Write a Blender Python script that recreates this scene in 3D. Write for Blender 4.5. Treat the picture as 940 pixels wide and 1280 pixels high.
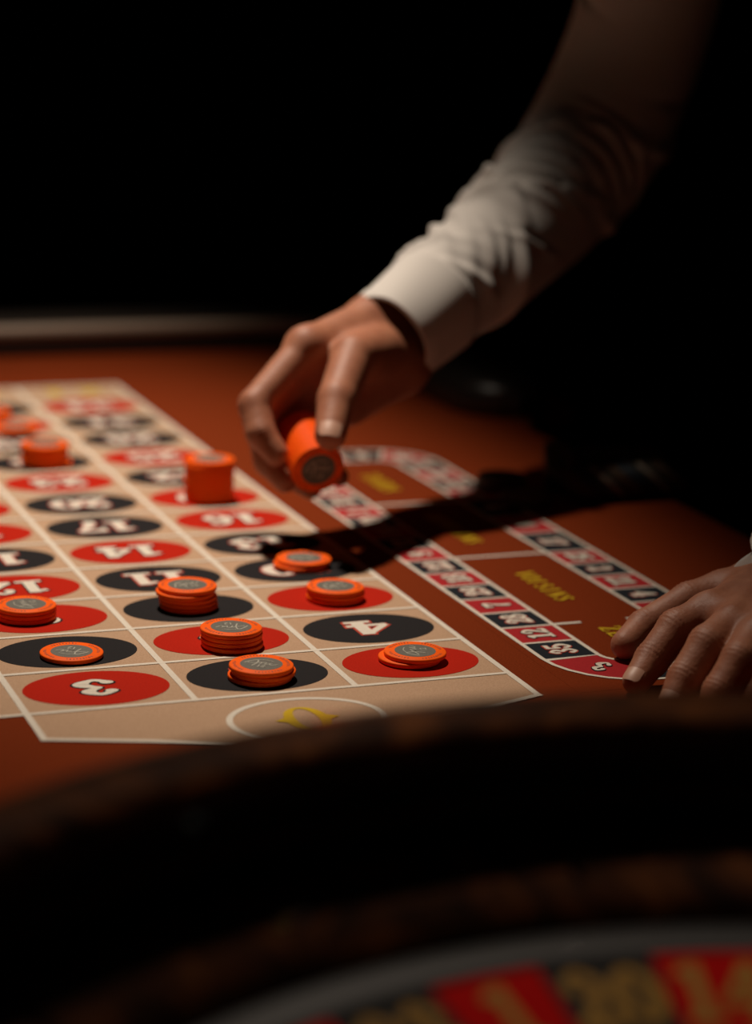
import bpy, math, random
import numpy as np
from mathutils import Vector, Matrix

for o in list(bpy.data.objects):
    bpy.data.objects.remove(o)
scn = bpy.context.scene
COL = scn.collection
rnd = random.Random(7)

# ------------------------------------------------------------------ camera
cam_d = bpy.data.cameras.new('camera')
cam = bpy.data.objects.new('camera', cam_d)
COL.objects.link(cam)
R3 = [[0.933045, 0.054882, -0.35555], [-0.358036, 0.238303, -0.902786], [0.035182, 0.969639, 0.241997]]
CAM = (-0.57741, -1.23461, 0.43836)
cam.matrix_world = Matrix(((R3[0][0], R3[0][1], R3[0][2], CAM[0]), (R3[1][0], R3[1][1], R3[1][2], CAM[1]),
                           (R3[2][0], R3[2][1], R3[2][2], CAM[2]), (0, 0, 0, 1)))
cam_d.sensor_fit = 'VERTICAL'
cam_d.sensor_height = 36.0
cam_d.lens = 36.0 * 2900.0 / 1280.0
cam_d.clip_start = 0.02
cam_d.clip_end = 50
cam_d.dof.use_dof = True
cam_d.dof.focus_distance = 1.43
cam_d.dof.aperture_fstop = 3.1
scn.camera = cam

# ------------------------------------------------------------------ world, lights, exposure
w = bpy.data.worlds.new('world')
scn.world = w
w.use_nodes = True
w.node_tree.nodes['Background'].inputs[0].default_value = (1.0, 0.75, 0.55, 1)
w.node_tree.nodes['Background'].inputs[1].default_value = 0.0012


def spot(name, loc, aim, power, half_deg, blend, radius, color):
    d = bpy.data.lights.new(name, 'SPOT')
    d.energy = power
    d.spot_size = math.radians(2 * half_deg)
    d.spot_blend = blend
    d.shadow_soft_size = radius
    d.color = color
    o = bpy.data.objects.new(name, d)
    COL.objects.link(o)
    o.location = loc
    o.rotation_euler = (Vector(aim) - Vector(loc)).to_track_quat('-Z', 'Y').to_euler()
    return o


tl = spot('table_lamp_light', (-0.16, 0.74, 1.45), (-0.115, 0.47, 0.0), 120, 34, 1.0, 0.042, (1.0, 0.85, 0.70))
zz = -(Vector((-0.115, 0.47, 0.0)) - Vector(tl.location)).normalized()
xx = Vector((0.10, 1.0, 0.0)).cross(zz).normalized()      # long, narrow lamp shade set along the table
tl.rotation_euler = Matrix((xx, zz.cross(xx), zz)).transposed().to_euler()
tl.scale = (0.47, 1.0, 1.0)
spot('wheel_lamp_light', (-0.45, 0.25, 1.5), (-0.01, -0.58, 0.05), 25, 19.5, 0.8, 0.04, (1.0, 0.82, 0.66))
scn.view_settings.view_transform = 'Standard'
scn.view_settings.look = 'None'
scn.view_settings.exposure = 0.0
scn.view_settings.gamma = 1.0
scn.view_settings.use_curve_mapping = False


# ------------------------------------------------------------------ materials
def mat(name, col, rough=0.6, noise=None, col2=None, bump=None, metallic=0.0, coat=0.0, spec=0.5, sss=0.0, sheen=0.0):
    m = bpy.data.materials.new(name)
    m.use_nodes = True
    nt = m.node_tree
    b = nt.nodes['Principled BSDF']
    b.inputs['Base Color'].default_value = (*col, 1)
    b.inputs['Roughness'].default_value = rough
    b.inputs['Metallic'].default_value = metallic
    b.inputs['Coat Weight'].default_value = coat
    b.inputs['Coat Roughness'].default_value = 0.05
    b.inputs['Specular IOR Level'].default_value = spec
    b.inputs['Subsurface Weight'].default_value = sss
    b.inputs['Subsurface Radius'].default_value = (0.008, 0.003, 0.0015)
    b.inputs['Subsurface Scale'].default_value = 1.0
    b.inputs['Sheen Weight'].default_value = sheen
    tc = nt.nodes.new('ShaderNodeTexCoord')
    if noise:
        n = nt.nodes.new('ShaderNodeTexNoise')
        n.inputs['Scale'].default_value = noise
        n.inputs['Detail'].default_value = 4
        nt.links.new(tc.outputs['Object'], n.inputs['Vector'])
        r = nt.nodes.new('ShaderNodeValToRGB')
        r.color_ramp.elements[0].position = 0.32
        r.color_ramp.elements[1].position = 0.68
        r.color_ramp.elements[0].color = (*(col2 or tuple(c * 0.7 for c in col)), 1)
        r.color_ramp.elements[1].color = (*col, 1)
        nt.links.new(n.outputs[0], r.inputs[0])
        nt.links.new(r.outputs[0], b.inputs['Base Color'])
    if bump:
        n2 = nt.nodes.new('ShaderNodeTexNoise')
        n2.inputs['Scale'].default_value = bump[0]
        n2.inputs['Detail'].default_value = 3
        nt.links.new(tc.outputs['Object'], n2.inputs['Vector'])
        bp_ = nt.nodes.new('ShaderNodeBump')
        bp_.inputs['Strength'].default_value = bump[1]
        bp_.inputs['Distance'].default_value = bump[2]
        nt.links.new(n2.outputs[0], bp_.inputs['Height'])
        nt.links.new(bp_.outputs[0], b.inputs['Normal'])
    return m


def burl(name, c1, c2, c3, scale=9):
    m = mat(name, c1, rough=0.32, coat=0.5)
    nt = m.node_tree
    b = nt.nodes['Principled BSDF']
    tc = nt.nodes.new('ShaderNodeTexCoord')
    n = nt.nodes.new('ShaderNodeTexNoise')
    n.inputs['Scale'].default_value = scale
    n.inputs['Detail'].default_value = 6
    n.inputs['Roughness'].default_value = 0.62
    n.inputs['Distortion'].default_value = 1.6
    nt.links.new(tc.outputs['Object'], n.inputs['Vector'])
    r = nt.nodes.new('ShaderNodeValToRGB')
    e = r.color_ramp.elements
    e[0].position = 0.38; e[0].color = (*c1, 1)
    e[1].position = 0.68; e[1].color = (*c3, 1)
    k = e.new(0.52); k.color = (*c2, 1)
    nt.links.new(n.outputs[0], r.inputs[0])
    nt.links.new(r.outputs[0], b.inputs['Base Color'])
    return m


M = {
    'felt': mat('rust_felt', (0.195, 0.032, 0.008), 0.95, 900, (0.14, 0.022, 0.005), (1400, 0.35, 0.0006), spec=0.03),
    'tan': mat('tan_felt', (0.51, 0.335, 0.220), 0.95, 1100, (0.40, 0.25, 0.155), (1400, 0.35, 0.0006), spec=0.1),
    'white': mat('white_print', (0.72, 0.66, 0.57), 0.9, 1100, (0.62, 0.55, 0.46), (1400, 0.3, 0.0005), spec=0.15),
    'red': mat('red_print', (0.48, 0.019, 0.007), 0.9, 1100, (0.36, 0.013, 0.005), (1400, 0.3, 0.0005), spec=0.05),
    'black': mat('black_print', (0.018, 0.016, 0.017), 0.9, 1100, (0.010, 0.009, 0.010), (1400, 0.3, 0.0005), spec=0.15),
    'navy': mat('race_black_print', (0.010, 0.013, 0.018), 0.9, spec=0.15),
    'race_red': mat('race_red_print', (0.40, 0.018, 0.022), 0.9, 1100, (0.32, 0.014, 0.017), spec=0.15),
    'green': mat('green_print', (0.02, 0.16, 0.05), 0.9, spec=0.15),
    'yellow': mat('yellow_print', (0.60, 0.40, 0.015), 0.9, 1100, (0.5, 0.32, 0.012), spec=0.15),
    'outline_black': mat('numeral_outline_black', (0.012, 0.010, 0.010), 0.9, spec=0.15),
    'outline_red': mat('numeral_outline_red', (0.50, 0.06, 0.035), 0.9, spec=0.15),
    'chip': mat('orange_clay', (1.0, 0.130, 0.005), 0.55, 700, (0.94, 0.110, 0.004), (900, 0.25, 0.0003), spec=0.1),
    'inlay': mat('grey_inlay', (0.14, 0.13, 0.105), 0.55, 900, (0.10, 0.093, 0.075), spec=0.4),
    'emblem': mat('pale_script', (0.42, 0.40, 0.33), 0.5),
    'lettering': mat('dark_lettering', (0.20, 0.03, 0.004), 0.6),
    'leather': mat('black_leather', (0.022, 0.017, 0.014), 0.36, None, None, (260, 0.35, 0.0008), spec=0.6),
    'rail_tan': mat('tan_strip', (0.26, 0.19, 0.14), 0.45, spec=0.5),
    'apron': burl('dark_walnut', (0.02, 0.008, 0.004), (0.05, 0.018, 0.007), (0.09, 0.035, 0.012), 6),
    'burl': burl('lacquered_burl', (0.020, 0.007, 0.003), (0.075, 0.022, 0.006), (0.21, 0.066, 0.015), 22),
    'track': mat('ball_track_shade_black', (0.006, 0.005, 0.005), 0.5, spec=0.3),  # near-black base colour carries the shade on the ball track wall
    'metal': mat('brushed_metal', (0.30, 0.30, 0.30), 0.38, metallic=1.0),
    'chrome': mat('chrome', (0.8, 0.78, 0.74), 0.12, metallic=1.0),
    'brass': mat('brass', (0.7, 0.45, 0.15), 0.25, metallic=1.0),
    'pocket_red': mat('pocket_red', (0.62, 0.004, 0.003), 0.6, coat=0.0, spec=0.06),
    'pocket_black': mat('pocket_black', (0.010, 0.010, 0.010), 0.45, coat=0.2),
    'pocket_green': mat('pocket_green', (0.01, 0.16, 0.04), 0.45, coat=0.2),
    'gold': mat('gold_numeral', (0.48, 0.25, 0.03), 0.5),
    'skin': mat('skin', (0.42, 0.168, 0.092), 0.55, 60, (0.33, 0.118, 0.062), (420, 0.35, 0.0008), spec=0.4, sss=0.12),
    'nail': mat('fingernail', (0.54, 0.29, 0.20), 0.48, spec=0.5),
    'shirt': mat('white_cotton', (0.64, 0.60, 0.56), 0.85, None, None, (1500, 0.2, 0.0004), spec=0.2),
    'vest': mat('black_wool', (0.008, 0.008, 0.009), 0.9, spec=0.15),
    'hair': mat('dark_hair', (0.012, 0.008, 0.006), 0.6, None, None, (300, 0.6, 0.002)),
    'shoe': mat('black_shoe', (0.01, 0.01, 0.01), 0.3),
    'eye': mat('eye_white', (0.7, 0.68, 0.65), 0.2),
    'carpet': mat('dark_carpet', (0.012, 0.006, 0.006), 1.0, 30, (0.006, 0.004, 0.004), spec=0.1),
    'wall': mat('dark_wall', (0.010, 0.007, 0.006), 0.9, 3, (0.007, 0.005, 0.005), spec=0.1),
    'chip_green': mat('dark_green_clay', (0.030, 0.036, 0.026), 0.5),
    'chip_blue': mat('dark_blue_clay', (0.020, 0.035, 0.055), 0.5),
    'chip_tan': mat('brown_clay', (0.09, 0.045, 0.02), 0.5),
    'chip_white': mat('cream_clay', (0.35, 0.28, 0.22), 0.5),
}


# ------------------------------------------------------------------ mesh helpers
class MB:
    def __init__(self):
        self.v = []; self.f = []; self.mi = []

    def add(self, verts, faces, mi=0):
        b = len(self.v)
        self.v += [tuple(map(float, p)) for p in verts]
        self.f += [tuple(b + i for i in f) for f in faces]
        self.mi += [mi] * len(faces)

    def box(self, x0, x1, y0, y1, z0, z1, mi=0):
        self.add([(x0, y0, z0), (x1, y0, z0), (x1, y1, z0), (x0, y1, z0), (x0, y0, z1), (x1, y0, z1), (x1, y1, z1), (x0, y1, z1)],
                 [(0, 3, 2, 1), (4, 5, 6, 7), (0, 1, 5, 4), (1, 2, 6, 5), (2, 3, 7, 6), (3, 0, 4, 7)], mi)

    def slab(self, pts, z0, z1, mi=0):
        n = len(pts)
        self.add([(x, y, z0) for x, y in pts] + [(x, y, z1) for x, y in pts],
                 [tuple(range(n - 1, -1, -1)), tuple(range(n, 2 * n))] + [(i, (i + 1) % n, n + (i + 1) % n, n + i) for i in range(n)], mi)

    def lathe(self, prof, n=64, mi=0, cap=True):
        vs = []
        for r, z in prof:
            for k in range(n):
                a = 2 * math.pi * k / n
                vs.append((r * math.cos(a), r * math.sin(a), z))
        fs = []
        for i in range(len(prof) - 1):
            for k in range(n):
                k2 = (k + 1) % n
                fs.append((i * n + k, i * n + k2, (i + 1) * n + k2, (i + 1) * n + k))
        if cap:
            fs.append(tuple(range(n - 1, -1, -1)))
            fs.append(tuple((len(prof) - 1) * n + k for k in range(n)))
        self.add(vs, fs, mi)

    def mesh(self, name, mats, smooth=False):
        me = bpy.data.meshes.new(name)
        me.from_pydata(self.v, [], self.f)
        for m in (mats if isinstance(mats, (list, tuple)) else [mats]):
            me.materials.append(M[m])
        me.polygons.foreach_set('material_index', self.mi)
        if smooth:
            me.polygons.foreach_set('use_smooth', [True] * len(me.polygons))
        me.update()
        return me

    def build(self, name, mats, parent=None, loc=(0, 0, 0), smooth=False):
        return link(name, self.mesh(name, mats, smooth), parent, loc)


def link(name, me, parent=None, loc=(0, 0, 0), rot=None):
    o = bpy.data.objects.new(name, me)
    COL.objects.link(o)
    o.location = loc
    if rot is not None:
        o.rotation_euler = rot
    if parent is not None:
        o.parent = parent
    return o


def empty(name, loc=(0, 0, 0)):
    o = bpy.data.objects.new(name, None)
    COL.objects.link(o)
    o.location = loc
    o.empty_display_size = 0.05
    return o


def tag(o, label, cat=None, group=None, kind=None):
    o['label'] = label
    if cat: o['category'] = cat
    if group: o['group'] = group
    if kind: o['kind'] = kind
    return o


def shade_angle(me, deg=35):
    me.polygons.foreach_set('use_smooth', [True] * len(me.polygons))
    try:
        me.set_sharp_from_angle(angle=math.radians(deg))
    except Exception:
        pass


# ------------------------------------------------------------------ glyphs: bold slab numerals as variable-width strokes
def oval(cx, cy, rx, ry, thick, thin, n=26):
    p = []
    for i in range(n + 1):
        a = 2 * math.pi * i / n
        p.append((cx + rx * math.cos(a), cy + ry * math.sin(a), thin + (thick - thin) * abs(math.cos(a)) ** 1.4))
    return ('closed', p)


def cr(pts, n=7):
    out = []
    P = [pts[0]] + list(pts) + [pts[-1]]
    for i in range(1, len(P) - 2):
        for k in range(n):
            t = k / n
            out.append(tuple(0.5 * ((2 * P[i][j]) + (-P[i - 1][j] + P[i + 1][j]) * t + (2 * P[i - 1][j] - 5 * P[i][j] + 4 * P[i + 1][j] - P[i + 2][j]) * t * t
                             + (-P[i - 1][j] + 3 * P[i][j] - 3 * P[i + 1][j] + P[i + 2][j]) * t ** 3) for j in range(len(pts[0]))))
    out.append(tuple(pts[-1]))
    return ('round', out)


def bar(x0, y0, x1, y1, wd):
    return ('flat', [(x0, y0, wd), (x1, y1, wd)])


def ball(x, y, d):
    return ('round', [(x - 0.004, y, d), (x + 0.004, y, d)])


SIX = [oval(.36, .30, .19, .23, .21, .09), cr([(.53, .84, .10), (.40, .94, .09), (.20, .76, .17), (.155, .46, .21), (.17, .30, .20)]), ball(.51, .80, .17)]
GL = {
    '0': [oval(.36, .5, .235, .415, .25, .10)],
    '1': [bar(.38, .03, .38, .97, .23), bar(.12, .055, .64, .055, .11), ('flat', [(.42, .92, .11), (.12, .80, .12)])],
    '2': [cr([(.15, .74, .11), (.20, .88, .10), (.37, .94, .10), (.54, .72, .22), (.40, .44, .19), (.13, .12, .12)]), ball(.19, .72, .19),
          bar(.08, .10, .62, .10, .19), bar(.61, .03, .61, .30, .09)],
    '3': [cr([(.16, .80, .10), (.36, .945, .09), (.52, .74, .22), (.34, .53, .09)]), cr([(.34, .53, .09), (.56, .28, .25), (.34, .05, .09), (.13, .22, .10)]),
          ball(.18, .77, .19), ball(.16, .23, .20)],
    '4': [('flat', [(.46, .93, .12), (.04, .33, .12)]), bar(.02, .32, .70, .32, .12), bar(.47, .03, .47, .97, .22), bar(.24, .055, .68, .055, .11)],
    '5': [bar(.14, .89, .58, .89, .17), bar(.18, .92, .15, .48, .09), cr([(.16, .50, .09), (.36, .60, .10), (.56, .32, .24), (.34, .05, .09), (.13, .20, .10)]), ball(.16, .22, .19)],
    '6': SIX,
    '7': [bar(.08, .88, .64, .88, .18), bar(.11, .96, .11, .66, .09), cr([(.60, .84, .10), (.42, .52, .17), (.31, .25, .24), (.30, .03, .26)])],
    '8': [oval(.36, .735, .165, .19, .18, .09), oval(.36, .275, .21, .225, .21, .10)],
    '9': [(k, [(.72 - x, 1 - y, w_) for x, y, w_ in p]) for k, p in SIX],
}


for k_ in GL:                       # no hairlines: the felt numerals are heavy all round
    GL[k_] = [(kd, [(x, y, max(w_, 0.135)) for x, y, w_ in p]) for kd, p in GL[k_]]


def stems(*segs):
    return [bar(*s) for s in segs]


T_, t_ = .19, .085
LET = {
    'Z': stems((.08, .91, .60, .91, t_), (.08, .08, .62, .08, t_), (.54, .92, .14, .07, T_), (.08, .95, .08, .70, .07), (.62, .05, .62, .30, .07)),
    'E': stems((.18, .04, .18, .96, T_), (.06, .92, .60, .92, t_), (.06, .08, .62, .08, t_), (.2, .5, .46, .5, t_), (.60, .95, .60, .72, .07), (.62, .05, .62, .30, .07)),
    'R': stems((.18, .04, .18, .96, T_), (.06, .07, .32, .07, t_), (.34, .45, .58, .05, .17)) + [cr([(.08, .92, .08), (.38, .92, .08), (.54, .72, .19), (.38, .50, .08), (.2, .50, .08)])],
    'O': [oval(.36, .5, .25, .42, .2, .08)],
    'V': stems((.14, .95, .38, .05, T_), (.60, .95, .38, .05, t_), (.04, .94, .28, .94, t_), (.48, .94, .70, .94, t_)),
    'I': stems((.30, .04, .30, .96, T_), (.16, .07, .44, .07, t_), (.16, .93, .44, .93, t_)),
    'S': [cr([(.54, .76, .08), (.36, .94, .08), (.17, .76, .14), (.36, .52, .19), (.55, .26, .14), (.34, .06, .08), (.12, .24, .08)])],
    'N': stems((.14, .04, .14, .96, t_), (.58, .04, .58, .96, t_), (.14, .94, .58, .06, T_), (.04, .07, .24, .07, .07), (.48, .93, .68, .93, .07)),
    'P': stems((.18, .04, .18, .96, T_), (.06, .07, .32, .07, t_)) + [cr([(.08, .92, .08), (.38, .92, .08), (.56, .70, .19), (.38, .46, .08), (.2, .46, .08)])],
    'H': stems((.14, .04, .14, .96, .17), (.58, .04, .58, .96, .17), (.14, .5, .58, .5, t_), (.02, .07, .26, .07, .07), (.46, .07, .70, .07, .07), (.02, .93, .26, .93, .07), (.46, .93, .70, .93, .07)),
    'L': stems((.18, .04, .18, .96, T_), (.06, .93, .32, .93, t_), (.06, .08, .58, .08, t_), (.58, .05, .58, .32, .07)),
    'T': stems((.36, .04, .36, .96, T_), (.06, .92, .66, .92, t_), (.22, .07, .50, .07, t_), (.07, .95, .07, .72, .07), (.65, .95, .65, .72, .07)),
    ' ': [],
}


def stroke_mesh(mb, kind, pts, ex, tf, mi):
    """ribbon of the stroke grown by ex (half) on every side; tf maps 2d glyph coords to 3d"""
    P = [Vector((p[0], p[1])) for p in pts]
    W = [p[2] / 2 + ex for p in pts]
    n = len(P)
    D = []
    for i in range(n):
        if kind == 'closed':
            d = P[(i + 1) % (n - 1)] - P[(i - 1) % (n - 1)]
        else:
            d = P[min(i + 1, n - 1)] - P[max(i - 1, 0)]
        D.append(d.normalized() if d.length > 1e-9 else Vector((1, 0)))
    if kind == 'flat' and ex > 0:
        P[0] = P[0] - D[0] * ex
        P[-1] = P[-1] + D[-1] * ex
    L = [P[i] + Vector((-D[i].y, D[i].x)) * W[i] for i in range(n)]
    Rr = [P[i] - Vector((-D[i].y, D[i].x)) * W[i] for i in range(n)]
    mb.lift = getattr(mb, 'lift', 0.0) + 1.2e-5
    up = lambda p, e=0.0: (p[0], p[1], p[2] + mb.lift + e)
    mb.add([up(tf(*p)) for p in L] + [up(tf(*p)) for p in Rr], [(i, n + i, n + i + 1, i + 1) for i in range(n - 1)], mi)
    if kind == 'round':
        for i in (0, n - 1):
            mb.lift += 1.2e-5
            c = [(P[i].x + W[i] * math.cos(2 * math.pi * k / 14), P[i].y + W[i] * math.sin(2 * math.pi * k / 14)) for k in range(14)]
            mb.add([up(tf(*p)) for p in c], [tuple(range(14))], mi)


def text_mesh(name, s, h, mats, ex=0.05, adv=0.66, width=1.0, z=0.0, dz=0.00025, slant=0.0):
    """flat lettering centred on the origin, reading along +x, top towards +y; fill mats[0], outline mats[1]"""
    mb = MB()
    tot = adv * (len(s) - 1) + 0.72
    for li, (e, zz, mi) in enumerate(((ex, z, 1), (0.0, z + dz, 0)) if len(mats) > 1 else ((0.0, z, 0),)):
        mb.lift = 0.0
        for i, ch in enumerate(s):
            ox = i * adv - tot / 2
            for kind, pts in (GL.get(ch) or LET.get(ch) or []):
                stroke_mesh(mb, kind, pts, e, lambda x, y: ((x + ox + slant * (y - .5)) * h * width, (y - 0.5) * h, zz), mi)
    return mb.mesh(name, mats)


# ------------------------------------------------------------------ signed distance modelling for bodies
def rcone(Pg, a, b, ra, rb):
    a = np.array(a, np.float32); b = np.array(b, np.float32)
    d = b - a
    L2 = float(d @ d) + 1e-12
    t = np.clip(((Pg - a) @ d) / L2, 0, 1)
    q = Pg - a - t[..., None] * d
    return np.sqrt((q * q).sum(-1)) - (ra + (rb - ra) * t)


def ellip(Pg, c, r, Rm=None):
    q = Pg - np.array(c, np.float32)
    if Rm is not None:
        q = q @ np.array(Rm, np.float32)
    r = np.array(r, np.float32)
    k0 = np.sqrt(((q / r) ** 2).sum(-1))
    k1 = np.sqrt(((q / (r * r)) ** 2).sum(-1)) + 1e-9
    return k0 * (k0 - 1) / k1


def smin(a, b, k):
    h = np.clip(0.5 + 0.5 * (b - a) / k, 0, 1)
    return b + (a - b) * h - k * h * (1 - h)


def smax(a, b, k):
    return -smin(-a, -b, k)


def grid(lo, hi, h):
    lo = np.array(lo, np.float32); hi = np.array(hi, np.float32)
    n = np.ceil((hi - lo) / h).astype(int) + 1
    ax = [lo[i] + h * np.arange(n[i], dtype=np.float32) for i in range(3)]
    return np.stack(np.meshgrid(*ax, indexing='ij'), -1), lo


def surface_nets(F, lo, h):
    S = F < 0
    nx, ny, nz = F.shape
    cnt = np.zeros((nx - 1, ny - 1, nz - 1), np.float32)
    acc = np.zeros((nx - 1, ny - 1, nz - 1, 3), np.float32)
    C8 = [(i, j, k) for i in (0, 1) for j in (0, 1) for k in (0, 1)]
    sl = lambda A, c: A[c[0]:nx - 1 + c[0], c[1]:ny - 1 + c[1], c[2]:nz - 1 + c[2]]
    for c in C8:
        for ax in range(3):
            if c[ax]: continue
            d = list(c); d[ax] = 1
            fa, fb = sl(F, c), sl(F, d)
            m = (fa < 0) != (fb < 0)
            t = np.where(m, fa / np.where(m, fa - fb, 1), 0)
            for q in range(3):
                acc[..., q] += m * (c[q] + (t if q == ax else 0))
            cnt += m
    act = cnt > 0
    idx = -np.ones(act.shape, np.int64)
    idx[act] = np.arange(act.sum())
    ii = np.argwhere(act)
    V = (ii + acc[act] / cnt[act][:, None]) * h + lo
    quads = []
    for ax in range(3):
        u, v = [a for a in range(3) if a != ax]
        sa = [slice(None)] * 3; sb = [slice(None)] * 3
        sa[ax] = slice(0, -1); sb[ax] = slice(1, None)
        A, B = S[tuple(sa)], S[tuple(sb)]
        e = np.argwhere(A != B)
        ok = (e[:, u] > 0) & (e[:, v] > 0) & (e[:, u] < F.shape[u] - 1) & (e[:, v] < F.shape[v] - 1)
        e = e[ok]
        o = np.zeros(3, int)
        def at(du, dv):
            p = e.copy(); p[:, u] += du; p[:, v] += dv
            return idx[p[:, 0], p[:, 1], p[:, 2]]
        q = np.stack([at(-1, -1), at(0, -1), at(0, 0), at(-1, 0)], 1)
        inside_first = A[e[:, 0], e[:, 1], e[:, 2]]
        flip = inside_first if ax != 1 else ~inside_first
        q[~flip] = q[~flip][:, ::-1]
        quads.append(q)
    return V, np.concatenate(quads)


def relax(V, Q, it=2, lam=0.5):
    E = np.concatenate([Q[:, [0, 1]], Q[:, [1, 2]], Q[:, [2, 3]], Q[:, [3, 0]]])
    E = np.concatenate([E, E[:, ::-1]])
    n = len(V)
    for _ in range(it):
        S = np.zeros_like(V); c = np.zeros(n)
        np.add.at(S, E[:, 0], V[E[:, 1]]); np.add.at(c, E[:, 0], 1)
        V = V + lam * (S / np.maximum(c, 1)[:, None] - V)
    return V


def np_mesh(name, parts, mats):
    vs, fs, off = [], [], 0
    for V, Q in parts:
        vs.append(np.asarray(V)); fs.append(np.asarray(Q) + off); off += len(V)
    V = np.concatenate(vs); Q = np.concatenate(fs)
    me = bpy.data.meshes.new(name)
    me.vertices.add(len(V)); me.vertices.foreach_set('co', V.astype(np.float32).ravel())
    me.loops.add(len(Q) * 4); me.loops.foreach_set('vertex_index', Q.astype(np.int32).ravel())
    me.polygons.add(len(Q)); me.polygons.foreach_set('loop_start', (np.arange(len(Q)) * 4).astype(np.int32))
    me.polygons.foreach_set('use_smooth', np.ones(len(Q), bool))
    for m in mats: me.materials.append(M[m])
    me.update(calc_edges=True)
    me.validate()
    return me


# ================================================================== setting
FZ = -0.78
mb = MB(); mb.box(-4, 5, -4, 6, FZ - 0.05, FZ)
tag(mb.build('floor', 'carpet'), 'dark carpeted floor under the roulette table', kind='structure')
mb = MB(); mb.box(-4, 5, 6.0, 6.1, FZ, 2.4)
tag(mb.build('wall_back', 'wall'), 'dark unlit wall far behind the table', kind='structure')
mb = MB(); mb.box(5.0, 5.1, -4, 6, FZ, 2.4)
tag(mb.build('wall_right', 'wall'), 'dark unlit wall to the right of the room', kind='structure')

# ================================================================== roulette table
table = tag(empty('roulette_table', (0, 0, FZ)), 'rust brown felt roulette table with tan number layout and black padded rail', 'table')
TZ = -FZ      # parts below are given relative to the table's base


def tpart(o):
    o.parent = table
    o.location = (o.location[0], o.location[1], o.location[2] + TZ)
    return o


out = [(-1.0, -1.42), (0.318, -1.42), (0.318, 0.66), (0.345, 0.72), (0.41, 0.76), (0.41, 0.80), (0.41, 1.215), (-1.0, 1.215)]
mb = MB(); mb.slab(out, -0.02, 0.0)
felt = tpart(mb.build('felt', 'felt'))
mb = MB(); mb.slab([(x * 0.97 - 0.01, y * 0.97) for x, y in out], -0.16, -0.02)
apron = tpart(mb.build('apron', 'apron'))
for lx, ly in ((-0.85, -1.2), (0.25, -1.2), (-0.85, 1.0), (0.25, 1.0)):
    mb = MB(); mb.lathe([(0.045, 0.0), (0.05, 0.03), (0.03, 0.08), (0.045, 0.35), (0.06, 0.5), (0.06, TZ - 0.16)], 24)
    link('leg', mb.mesh('leg', 'apron', True), table, (lx, ly, 0))

# padded rail: along the far end, round the corner, and back down the dealer's side as far as the cut-out
cl = [(-1.0, 1.155), (0.20, 1.150)]
for k in range(1, 9):
    a = math.pi / 2 - k / 8 * math.pi / 2
    cl.append((0.235 + 0.095 * math.cos(a), 1.055 + 0.095 * math.sin(a)))
cl += [(0.330, 0.95), (0.330, 0.85), (0.330, 0.765)]
mb = MB()
NS = 20
rings = []
ext = [(0.0, 1.0)]
path = [Vector((x, y)) for x, y in cl]
steps = [(p, 1.0, i) for i, p in enumerate(path)]
endd = (path[-1] - path[-2]).normalized()
for k in range(1, 7):
    a = k / 6 * math.pi / 2
    steps.append((path[-1] + endd * 0.055 * math.sin(a), max(math.cos(a), 0.02), len(path) - 1))
vs = []
for j, (p, sc, i) in enumerate(steps):
    d = (path[min(i + 1, len(path) - 1)] - path[max(i - 1, 0)]).normalized()
    nrm = Vector((-d.y, d.x))
    for k in range(NS):
        a = 2 * math.pi * k / NS
        cx, cz = math.cos(a), math.sin(a)
        cx = math.copysign(abs(cx) ** 0.8, cx) * 0.050; cz = math.copysign(abs(cz) ** 0.8, cz) * 0.030
        vs.append((p.x + nrm.x * cx * sc, p.y + nrm.y * cx * sc, 0.008 + cz * (0.35 + 0.65 * sc if sc < 1 else 1)))
fs = []
for j in range(len(steps) - 1):
    for k in range(NS):
        k2 = (k + 1) % NS
        fs.append((j * NS + k, j * NS + k2, (j + 1) * NS + k2, (j + 1) * NS + k))
fs.append(tuple(range(NS))); fs.append(tuple((len(steps) - 1) * NS + k for k in range(NS - 1, -1, -1)))
mb.add(vs, fs)
rail = tpart(mb.build('padded_rail', 'leather', smooth=True))
tag(rail, 'black leather padded rail')
strip_path = [(p + Vector((-(path[min(i + 1, len(path) - 1)] - path[max(i - 1, 0)]).normalized().y, (path[min(i + 1, len(path) - 1)] - path[max(i - 1, 0)]).normalized().x)) * -0.043) for i, p in enumerate(path)][:7]
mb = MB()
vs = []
for i, p in enumerate(strip_path):
    d = (strip_path[min(i + 1, len(strip_path) - 1)] - strip_path[max(i - 1, 0)]).normalized()
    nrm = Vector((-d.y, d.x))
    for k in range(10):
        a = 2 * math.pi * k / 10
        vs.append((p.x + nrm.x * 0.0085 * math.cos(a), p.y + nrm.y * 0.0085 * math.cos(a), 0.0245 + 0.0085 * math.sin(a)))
mb.add(vs, [(j * 10 + k, j * 10 + (k + 1) % 10, (j + 1) * 10 + (k + 1) % 10, (j + 1) * 10 + k) for j in range(len(strip_path) - 1) for k in range(10)])
link('rail_strip', mb.mesh('rail_strip', 'rail_tan', True), rail)  # thin lighter tan tube along the far rail's inner upper edge

# ---------------- number layout
A, B = 0.07317, 0.1
Y1 = 12 * A
layout_pts = [(-0.15, -0.092), (0.0, -0.044), (0.0, Y1 + 0.062), (-0.4, Y1 + 0.062), (-0.4, 0.0), (-0.3, 0.0), (-0.3, -0.044)]
mb = MB(); mb.slab(layout_pts, -0.001, 0.0002)
layout = tpart(mb.build('betting_layout', 'tan'))
LW = 0.0020


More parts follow.
